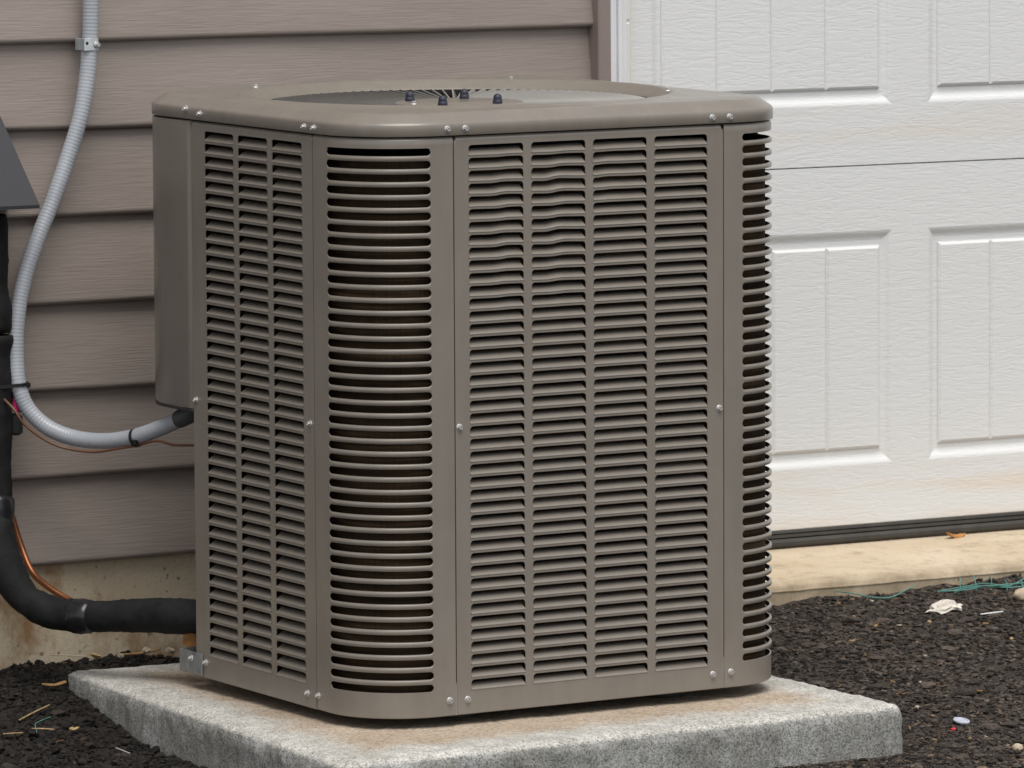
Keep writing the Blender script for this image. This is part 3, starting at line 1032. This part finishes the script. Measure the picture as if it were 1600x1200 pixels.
# fan grille: hub plate, radial fins, cap nuts
ZG = .8500
grille = link("fan_grille", None, ac, (CX, CY, ZG))
a48 = np.linspace(0, 2 * math.pi, 48, endpoint=False)
def c0(r, z): return [(r * math.cos(t), r * math.sin(t), z) for t in a48]
mb = MB(); mb.loft([c0(.088, -.016), c0(.0985, -.003), c0(.0995, -.0012), c0(.098, .0), c0(.001, .0)], True)
o = mb.build("hub_plate", PAINT, grille, True); smooth_by_angle(o, 40)
mb = MB()
fin_o = [(.096, -.0004), (.270, .0030), (.289, .0034), (.2960, .0014), (.2995, -.004), (.2995, -.0185), (.096, -.0185)]
lean = lambda z: -(z + .0185) / .0185 * .0088
tw = lambda z: .0010 if z > -.006 else .0005
fv = [(r, -lean(z) - tw(z), z) for r, z in fin_o] + [(r, -lean(z) + tw(z), z) for r, z in fin_o]
nf = len(fin_o)
mb.add(fv, [tuple(range(nf)), tuple(range(2 * nf - 1, nf - 1, -1))] + [(i, nf + i, nf + (i + 1) % nf, (i + 1) % nf) for i in range(nf)])
fin_me = mk("fin", mb.v, mb.f, FINM)
NF = 108
for k in range(NF):
    link("fin", fin_me, grille, (0, 0, -.0006), (0, 0, 2 * math.pi * k / NF))
mb = MB()
mb.loft([c0(.203, -.0215), c0(.206, -.0185), c0(.209, -.0215)], True)
mb.loft([c0(.293, -.0205), c0(.299, -.0190), c0(.301, -.0215)], True)
mb.build("support_ring", PAINT, grille)

a12 = np.linspace(0, 2 * math.pi, 16, endpoint=False)
mb = MB()
nut = [(.0074, 0), (.0077, .0012), (.0075, .0054), (.0065, .0062), (.0068, .0070), (.0067, .0095), (.0059, .0122), (.0040, .0143), (.0017, .0152), (.0003, .0154)]
mb.loft([[(r * math.cos(t), r * math.sin(t), z) for t in a12] for r, z in nut], True, True, True)
nut_me = mk("cap_nut", mb.v, mb.f, NAVY, True)
for dx, dy in ((-.0535, .0605), (-.0645, -.0605), (.047, .0655), (.0275, -.070)):
    link("cap_nut", nut_me, grille, (dx - .0 , dy, 0))

# screws: washer-head hex screws
mb = MB()
hexa = [math.pi / 3 * k for k in range(6)]
mb.loft([[(r * math.cos(t), r * math.sin(t), z) for t in np.linspace(0, 2 * math.pi, 18, endpoint=False)] for r, z in ((.0055, -.0006), (.0055, .0004), (.0048, .0013), (.0037, .0016))], True, False, True)
mb.loft([[(r * math.cos(t), r * math.sin(t), z) for t in hexa] for r, z in ((.0037, .0012), (.0037, .0045), (.0032, .0052), (.0019, .0052), (.0013, .0036))], True, False, True)
screw_me = mk("screw", mb.v, mb.f, ZINC)
def screw(p, n, parent=ac):
    q = Vector(n).to_track_quat('Z', 'Y').to_euler()
    o = link("screw", screw_me, parent, p, q)
    o.delta_rotation_euler = (0, 0, 0)
    return o
LX = (-1, 0, .05); FYN = (0, -1, .05)
for y, z, x in [(.5551, .8442, XL - .0034), (.5087, .8389, XL - .0034), (.1760, .8378, XL - .0034), (.1464, .8375, XL - .0034), (.5372, .3948, XL), (.1715, .3940, XL), (.1868, -.0151, XL), (.1529, -.0143, XL), (.5146, -.0122, XL)]:
    screw((x, y, z), LX)
for x, z, y in [(-.0375, .8385, -.0034), (-.0070, .8383, -.0034), (-.0180, .3951, 0), (-.0373, -.0130, 0), (-.0064, -.0138, 0), (.4248, .8379, -.0034), (.4558, .8377, -.0034), (.4388, .3950, 0), (.4267, -.0133, 0), (.4592, -.0122, 0)]:
    screw((x, y, z), FYN)
for x, y, z in [(.020, .700, ZT), (.452, .640, ZT), (.493, .232, ZT + .0012), (CX - .088, CY - .012, ZG)]:
    screw((x, y, z), (0, 0, 1))
# joint plates seen in the slits at the bottom of the seams
mb = MB()
mb.box((FS0 - .0022, .0016, -.036), (FS0 + .0006, .0030, .012))
mb.box((FS1 - .0003, .0016, -.036), (FS1 + .0032, .0030, .012))
mb.build("joint_strip", GALV, ac)
# galvanised hold-down bracket at the back edge of the left face
mb = MB()
mb.bbox((XL - .0030, .523, -.0355), (XL - .0008, .597, .0000), .0008)
mb.bbox((XL - .0030, .5955, -.0355), (XL + .030, .598, .0000), .0008)
br = mb.build("bracket", GALV_DULL, ac)
screw((XL - .0030, .5572, -.0108), LX, ac)

# ------------------------------------------------------------------ electrical conduit
cd = empty("flexible_conduit", (-.15, .953, .94))
tag(cd, "grey ribbed flexible conduit curving down the siding into the unit", "conduit")
def L(p, root): return [tuple(np.array(a) - np.array(root.location)) for a in p]
CP = [(-.1440, .955, 1.40), (-.1455, .955, 1.20), (-.1473, .955, 1.0675), (-.1494, .954, 1.0063), (-.1528, .953, .9369), (-.1597, .95, .8840), (-.1744, .945, .8233), (-.1958, .945, .7626), (-.2265, .94, .6924), (-.2617, .935, .6226), (-.2864, .93, .5627), (-.3011, .925, .5025), (-.3066, .92, .4469), (-.3066, .91, .3966), (-.2951, .90, .3610), (-.2714, .88, .3327), (-.2411, .85, .3172), (-.2148, .80, .3150), (-.1912, .745, .3235), (-.1677, .69, .3421), (-.1500, .63, .3660), (-.1400, .60, .3820)]
path, s = catmull(L(CP, cd), .00095)
rad = .0128 + .00016 * np.cos(s / .0058 * 2 * np.pi) + .0002 * np.sin(s * 40)
tube(path, rad, 18).build("conduit_tube", CONDUIT, cd, True)
def ring_band(center, tang, r0, w, th, n=28, a0=0, a1=2 * math.pi):
    T = np.array(tang, float); T /= np.linalg.norm(T)
    U = np.cross(T, [0, 1, 0.2]); U /= np.linalg.norm(U); V = np.cross(T, U)
    rings = []
    for t in np.linspace(a0, a1, n):
        d = math.cos(t) * U + math.sin(t) * V
        rings.append([tuple(np.array(center) + d * r + T * w * q) for r, q in ((r0, -.5), (r0 + th, -.5), (r0 + th, .5), (r0, .5))])
    mb = MB(); mb.loft(rings, True, True, True)
    return mb
# one-hole pipe strap on the siding
mb = MB()
c0p = np.array(L([(-.1530, .953, .9360)], cd)[0])
rings = []
for t in np.linspace(-.15, math.pi + .15, 18):
    rings.append([tuple(c0p + np.array([math.cos(t) * r, -math.sin(t) * r, z])) for r, z in ((.0132, -.0095), (.0145, -.0095), (.0145, .0095), (.0132, .0095))])
mb.loft(rings, True, True, True)
mb.bbox(tuple(c0p + np.array([-.0165, -.0150, -.0100])), tuple(c0p + np.array([.0, -.0130, .0100])), .0006)
mb.bbox(tuple(c0p + np.array([.0125, -.004, -.0095])), tuple(c0p + np.array([.0145, .022, .0095])), .0005)
mb.bbox(tuple(c0p + np.array([-.0150, -.014, -.0095])), tuple(c0p + np.array([-.0130, .022, .0095])), .0005)
st = mb.build("pipe_strap", GALV, cd)
o = link("screw", screw_me, st, tuple(c0p + np.array([.006, -.0148, -.001])), Vector((.2, -1, .1)).to_track_quat('Z', 'Y').to_euler())
mb = MB()
mb.loft([[tuple(c0p + np.array([-.0115 + .0026 * math.cos(t), -.0152, .002 + .0026 * math.sin(t)])) for t in a12], [tuple(c0p + np.array([-.0115 + .0008 * math.cos(t), -.01522, .002 + .0008 * math.sin(t)])) for t in a12]], True, False, True)
mb.build("strap_hole", BLACK, st)
# connector at the control box, its dark grey also painting the box's shadow
pe, se = catmull(L([(-.1565, .648, .3585), (-.1490, .627, .3672), (-.1420, .605, .3795)], cd), .003)
CONN = simple("connector_with_painted_shade", (.060, .064, .070), .5)
tube(pe, np.where(np.arange(len(se)) % 5 == 0, .0138, .0143), 18).build("shaded_connector", CONN, cd, True)
# nylon tie round conduit and wire
k = int(np.argmin(np.linalg.norm(path - np.array(L([(-.1880, .735, .3250)], cd)[0]), axis=1)))
mb = ring_band(path[k] + np.array([0, 0, -.002]), path[k + 3] - path[k - 3], .0140, .0050, .0013)
T = path[k + 3] - path[k - 3]; T /= np.linalg.norm(T)
hc = path[k] + np.array([-.006, -.0105, -.0075])
mb.bbox(tuple(hc - .004), tuple(hc + .004), .001)
mb.build("cable_tie", TIE, cd)

# ------------------------------------------------------------------ refrigerant line set
rp = empty("refrigerant_pipe", (-.337, .93, -.07))
tag(rp, "thick black insulated refrigerant pipe bending from the wall into the unit", "insulated pipe")
def sleeve(pts, r, name="insulation_sleeve", mat=FOAM, wob=.0017, seed=0, segs=20):
    path, s = catmull(L(pts, rp), .008)
    rr = np.random.default_rng(seed)
    base = np.interp(s, np.linspace(0, s[-1], max(4, int(s[-1] / .03))), rr.normal(0, wob, max(4, int(s[-1] / .03))))
    e = np.minimum(s, s[-1] - s)
    rad = (r + base - .004 * np.exp(-e / .003))[:, None] + rr.normal(0, wob * .38, (len(s), segs))
    return tube(path, rad, segs).build(name, mat, rp, True)
sleeve([(-.345, .960, .752), (-.345, .938, .722), (-.345, .93, .668)], .018, seed=1)
sleeve([(-.3395, .93, .672), (-.3385, .93, .60), (-.3380, .93, .555), (-.3372, .93, .484)], .0248, seed=2)
sleeve([(-.3367, .93, .480), (-.3372, .93, .42), (-.3385, .93, .361), (-.3410, .928, .30), (-.3432, .925, .205)], .0268, seed=3)
sleeve([(-.3440, .920, .188), (-.3474, .910, .1660), (-.3456, .89, .1145), (-.3303, .86, .0706), (-.3049, .82, .0477), (-.2700, .765, .0427)], .0268, seed=4)
sleeve([(-.2640, .752, .0438), (-.2471, .72, .0467), (-.2095, .66, .0520), (-.1725, .60, .0550), (-.14, .555, .058)], .0266, seed=5)
sleeve([(-.3430, .925, .225), (-.3440, .922, .20), (-.3462, .914, .174), (-.3468, .905, .150)], .0272, "tape_wrap", TAPE, .0014, 6)
sleeve([(-.3430, .925, .217), (-.3438, .922, .203), (-.3444, .919, .193)], .0281, "tape_wrap", TAPE, .0008, 16)
sleeve([(-.2830, .785, .0432), (-.2731, .77, .0431), (-.2600, .744, .0445)], .0279, "tape_wrap", TAPE, .0012, 7)
cp, s = catmull(L([(-.318, .962, .30), (-.314, .96, .2327), (-.3010, .96, .1912), (-.2899, .95, .1402), (-.2845, .92, .0987), (-.2758, .88, .0778), (-.2596, .84, .0610), (-.2496, .80, .0500)], rp), .006)
tube(cp, .0052, 12).build("copper_pipe", COPPER, rp, True)
# small service valve block strapped behind the pipe, and a scrap of magenta tape
mb = MB(); c = np.array(L([(-.3060, .925, .335)], rp)[0])
mb.bbox(tuple(c + np.array([-.010, -.012, -.016])), tuple(c + np.array([.008, .012, .018])), .004)
o = mb.build("valve_cap", RUBBER, rp)
c2 = np.array(L([(-.3035, .915, .372)], rp)[0])
mb = MB(); mb.bbox(tuple(c2 + np.array([-.012, -.004, -.016])), tuple(c2 + np.array([.004, .004, .016])), .003)
mb.build("tape_scrap", MAGENTA, rp)
# nylon tie holding the conduit against the pipe
mb = MB(); zz = .3995 + .07
a = np.linspace(0, 2 * math.pi, 40, endpoint=False)
rings = []
ctrs = [(-.001, .0, .0285), (.0305, -.020, .0150)]
hull = []
for t in a:
    d = np.array([math.cos(t), math.sin(t)])
    best = max((np.array(c[:2]) @ d + c[2], i) for i, c in enumerate(ctrs))
    c = ctrs[best[1]]
    hull.append(np.array(c[:2]) + d * c[2])
hull = np.array(hull)
tilt = lambda x: .06 * x
mb.loft([[(h[0] * k, h[1] * k, zz + dz + tilt(h[0])) for h in hull] for k, dz in ((1.0, -.0028), (1.0, .0028), (.985, .0028), (.985, -.0028), (1.0, -.0028))], True)
mb.bbox((.0385, -.031, zz - .0035), (.0455, -.022, zz + .0045), .0008)
mb.build("cable_tie", TIE, rp)

wp, s = catmull([(-.345, .940, .400), (-.338, .915, .3850), (-.3279, .885, .3642), (-.3130, .875, .3387), (-.2813, .86, .3126), (-.2519, .84, .3004), (-.2263, .80, .2983), (-.2033, .755, .3071), (-.1875, .73, .3125), (-.1736, .69, .3223), (-.1607, .66, .3181), (-.1490, .61, .3209), (-.13, .57, .322)], .006)
o = tube(wp, .0021, 8).build("control_wire", WIRE, None, True)
tag(o, "thin brown control wire hanging just below the grey conduit", "wire")

# hood over the pipes where they leave the wall
mb = MB()
x0, x1 = -.56, -.2905
ft = [(x0, .9765, .860), (x1 - .013, .9765, .860), (x1, .861, .6885), (x0, .861, .6885)]
x1b = x1 - .013
o_v = [(x0, .9765, .826), (-.3015, .9765, .826), (-.2895, .8600, .6890), (x0, .8600, .6890),
       (x0, .8600, .6835), (-.2895, .8600, .6835), (-.2895, .8625, .6835), (x0, .8625, .6835),
       (-.2905, .9765, .6835), (-.3015, .9765, .824), (-.2915, .8625, .688), (-.2915, .9765, .6835),
       (x0, .9765, .823), (x0, .8625, .688), (-.3035, .9765, .823), (-.2915, .8625, .688)]
mb.add(o_v, [(3, 2, 1, 0), (4, 5, 2, 3), (7, 6, 5, 4), (2, 5, 8, 9), (1, 2, 9), (12, 14, 15, 13), (5, 6, 11, 8), (13, 15, 6, 7)])
o = mb.build("pipe_hood", SLATE)
tag(o, "dark slate sloped metal hood over the pipes on the siding", "pipe hood")

# ------------------------------------------------------------------ small litter
def gpt(x, y, h=0.0): return (x, y, float(gz(x, y)) + h)
def stick(name, pts, r, mat, label, cat, group=None, h=.006, straight=False, sag=0.0):
    P = []
    n = len(pts)
    for i, (x, y) in enumerate(pts):
        P.append(gpt(x, y, h + (sag if 0 < i < n - 1 else 0)))
    P = [tuple(np.array(P[0]) + (np.array(P[-1]) - np.array(P[0])) * (i / (n - 1)) + (np.array([p[0], p[1], 0]) - np.array([P[0][0] + (P[-1][0] - P[0][0]) * i / (n - 1), P[0][1] + (P[-1][1] - P[0][1]) * i / (n - 1), 0])) * .6) for i, p in enumerate(P)] if straight else P
    root = np.array(P[0])
    path, s = catmull([np.array(p) - root for p in P], .004)
    r = r * .48
    rr = r * (1 - .25 * np.linspace(-1, 1, len(s)) ** 2)
    mb = tube(path, rr, 6)
    o = mb.build(name, mat, None, True, loc=tuple(root))
    return tag(o, label, cat, group)
def flake(name, x, y, lx, ly, th, rotz, mat, label, cat, group=None, h=.006, tilt=.25, seed=0, curl=.3, z=None):
    r = np.random.default_rng(seed + 100)
    n = 12
    out = []
    for i in range(n):
        t = 2 * math.pi * i / n
        k = r.uniform(.72, 1.1)
        out.append((math.cos(t) * lx * k, math.sin(t) * ly * k))
    top = [(a, b, th + curl * (a * a / max(lx, 1e-4)) * .6 + r.normal(0, th * .3)) for a, b in out]
    bot = [(a * .97, b * .97, curl * (a * a / max(lx, 1e-4)) * .6) for a, b in out]
    mb = MB()
    mb.add(bot + top + [(0, 0, th * 1.3), (0, 0, 0)], [(i, (i + 1) % n, n + (i + 1) % n, n + i) for i in range(n)] + [(n + i, n + (i + 1) % n, 2 * n) for i in range(n)] + [((i + 1) % n, i, 2 * n + 1) for i in range(n)])
    p = gpt(x, y, h) if z is None else (x, y, z)
    o = mb.build(name, mat, None, False, loc=p, rot=(tilt, r.uniform(-.15, .15), rotz))
    return tag(o, label, cat, group)

# left of the pad
flake("wood_chip", -.303, .805, .021, .0055, .003, 2.25, CHIP, "orange-brown wood chip on black soil left of the pad corner", "wood chip", seed=1, h=.012)
stick("straw", [(-.4313, .6642), (-.395, .688), (-.3574, .7083)], .0028, STRAW, "longest pale straw piece lying on the black soil", "straw", h=.012, straight=True)
stick("straw", [(-.4371, .6063), (-.418, .606), (-.4037, .5962)], .0026, STRAW, "short straw piece crossed by a teal strand on the soil", "straw", h=.010, straight=True)
flake("straw", -.3781, .5812, .011, .004, .002, .2, STRAW, "small flat straw flake on soil near the pad's left side", "straw", seed=3, h=.010)
stick("straw", [(-.4911, .5954), (-.47, .602), (-.4534, .604)], .0024, STRAW, "thin straw piece at the left edge of the black soil", "straw", h=.010, straight=True)
stick("plastic_strand", [(-.4417, .5784), (-.432, .605), (-.415, .630), (-.3893, .6373)], .0014, NET, "short teal plastic strand curled over straw on the soil", "plastic strand", h=.014)
stick("white_thread", [(-.3577, .4755), (-.366, .434), (-.3731, .396)], .0014, PLASTIC_W, "thin white thread on the soil beside the pad's left side", "thread", h=.010, straight=True)
stick("twig", [(-.236, .962), (-.205, .945), (-.185, .925)], .0026, PALE, "pale pinkish twig poking over the pad's back corner", "twig", h=.022, straight=True)
flake("wood_chip", -.182, .905, .012, .007, .004, 2.0, STRAW, "yellow wood chip behind the back corner of the pad", "wood chip", seed=5, h=.026, tilt=.7)
stick("wood_sliver", [(-.126, .945), (-.08, .955), (-.035, .965)], .0042, CHIP, "long brown wood sliver lying against the foundation", "wood sliver", h=.014)
flake("wood_chip", -.128, .925, .008, .006, .004, 1.0, PALE, "pale chip just left of the long brown wood sliver", "wood chip", seed=6, h=.020, tilt=.5)
flake("wood_chip", -.083, .925, .011, .006, .004, .5, PALE, "pale chip in front of the long brown wood sliver", "wood chip", seed=8, h=.020, tilt=.5)
flake("wood_chip", -.030, .945, .009, .007, .005, .5, PALE, "pale chip right of the long brown wood sliver", "wood chip", seed=9, h=.018, tilt=.5)
# brown leaf leaning between bracket and pipe
def leaf_mesh(name, ln, wd, mat, lobes=True):
    pts = [(0, 0), (.16, .12), (.30, .40), (.36, .30), (.48, .50), (.62, .38), (.70, .46), (.84, .22), (1.0, 0)]
    n = len(pts)
    V = []; F = []
    for i, (t, w) in enumerate(pts):
        for q in (-1, -.5, 0, .5, 1):
            V.append((w * wd * q + .12 * wd * math.sin(5 * t) , .20 * wd * abs(q) * (1 + .5 * math.sin(9 * t)), t * ln))
    for i in range(n - 1):
        for j in range(4):
            F.append((i*5+j, i*5+j+1, i*5+6+j, i*5+5+j))
    nb = len(V)
    V += [(x + .0002, y + .0009, z) for x, y, z in V]
    F += [tuple(nb + a for a in f[::-1]) for f in F]
    return mk(name, V, F, mat, True)
o = link("dry_leaf", leaf_mesh("dry_leaf", .080, .046, LEAF), None, (-.160, .600, -.028), (.10, .05, -.45))
tag(o, "curled brown dry leaf standing behind the galvanised bracket", "leaf")
flake("dry_leaf", 1.545, 1.000, .026, .008, .004, .25, LEAF, "small orange dry leaf on the slab under the garage door", "leaf", seed=11, z=.0195, tilt=.2, curl=.5)
# right of the pad
def scrap():
    r = np.random.default_rng(5); V0, F0 = ico(2)
    P = V0 * (1 + r.normal(0, .16, (len(V0), 1))) * np.array([.036, .020, .010])
    P[:, 2] = np.maximum(P[:, 2], -.004) + .006 * np.exp(-((P[:, 0] - .004) / .014) ** 2)
    me = np_mesh("paper_scrap", P, F0, PAPER, False)
    o = link("paper_scrap", me, None, gpt(1.240, .580, .006), (0, 0, .2)); return o
tag(scrap(), "crumpled off-white paper scrap on the dark gravel", "paper scrap")
stick("plastic_strip", [(1.2687, .5154), (1.29, .514), (1.3114, .5116)], .0028, PLASTIC_W, "thin white plastic strip right of the paper scrap", "plastic strip", h=.008)
mb = MB()
mb.loft([[(r * math.cos(t), r * math.sin(t), z) for t in a12] for r, z in ((.0130, 0), (.0134, .0016), (.0128, .0030), (.0105, .0032), (.0098, .0016))], True, True, True)
o = mb.build("bottle_cap", LILAC, None, False, loc=gpt(.857, -.0338, .007), rot=(.22, .06, 0)); tag(o, "pale lilac bottle cap lying on the gravel", "bottle cap")
def rock(name, x, y, r3, mat, label, cat, seed):
    r = np.random.default_rng(seed); V0, F0 = ico(2)
    P = V0 * (1 + r.normal(0, .05, (len(V0), 1))) * np.array(r3)
    o = link(name, np_mesh(name, P, F0, mat, True), None, gpt(x, y, r3[2] * .5), (0, 0, r.uniform(0, 3))); return tag(o, label, cat)
rock("tan_stone", 1.420, .590, (.030, .022, .014), STONE, "flat tan stone below the teal netting", "stone", 3)
rock("pebble", .7956, -.2758, (.0085, .008, .007), STONE, "small cream pebble on the gravel near the lower right", "pebble", 4)
flake("red_chip", .7956, -.1013, .006, .004, .002, .3, REDBIT, "tiny red plastic chip on the gravel", "plastic chip", seed=13)
stick("plastic_strand", [(1.139, .7602), (1.1408, .7135), (1.1602, .6744), (1.1865, .6615), (1.2421, .7062), (1.2881, .7401)], .0024, NET, "long loose teal plastic strand along the slab edge", "plastic strand", h=.010)
# bundle of netting
mb = MB(); r = np.random.default_rng(8)
base = np.array([1.40, .68])
root = np.array(gpt(1.40, .68, 0))
for i in range(4):
    off = r.normal(0, .012, 2)
    pts = []
    for q in np.linspace(0, 1, 6):
        x = 1.295 + .26 * q + off[0] + r.normal(0, .004); y = .662 + .035 * q + off[1] + r.normal(0, .006)
        pts.append(np.array(gpt(x, y, .010 + .010 * r.random())) - root)
    pth, s = catmull(pts, .005); t = tube(pth, .0010, 6); mb.add(t.v, t.f)
for i in range(6):
    x = 1.33 + .032 * i; p0 = np.array(gpt(x, .665, .006)) - root
    pth, s = catmull([p0, p0 + np.array([.006, .010, .010 + .012 * r.random()]), p0 + np.array([.010, .022, .026 * r.random() + .004])], .004); t = tube(pth, .0008, 6); mb.add(t.v, t.f)
o = mb.build("plastic_netting", NET, None, True, loc=tuple(root)); tag(o, "tangled teal plastic netting lying against the slab edge", "netting")
for i, (x, y) in enumerate([(1.0957, .6837), (1.0679, .5923), (1.1407, .6506), (1.0513, .5034), (1.137, .4722), (1.0659, .4549), (1.2496, .4724), (.8786, .1916), (.9156, .17), (.995, .1187), (.7301, -.1474), (.8163, -.16), (.7711, -.1828), (1.2341, .3754), (.83, .05), (1.33, .45), (.95, .42), (1.02, .31)]):
    m = [CHIP, STRAW, PALE][i % 3]
    flake("debris_chip", x, y, .0035 + .004 * random.random(), .0025 + .0015 * random.random(), .002, random.uniform(0, 3), m,
          "tiny tan chip scattered on the dark gravel right of the pad", "wood chip", "tiny chips scattered on the gravel", seed=20 + i)
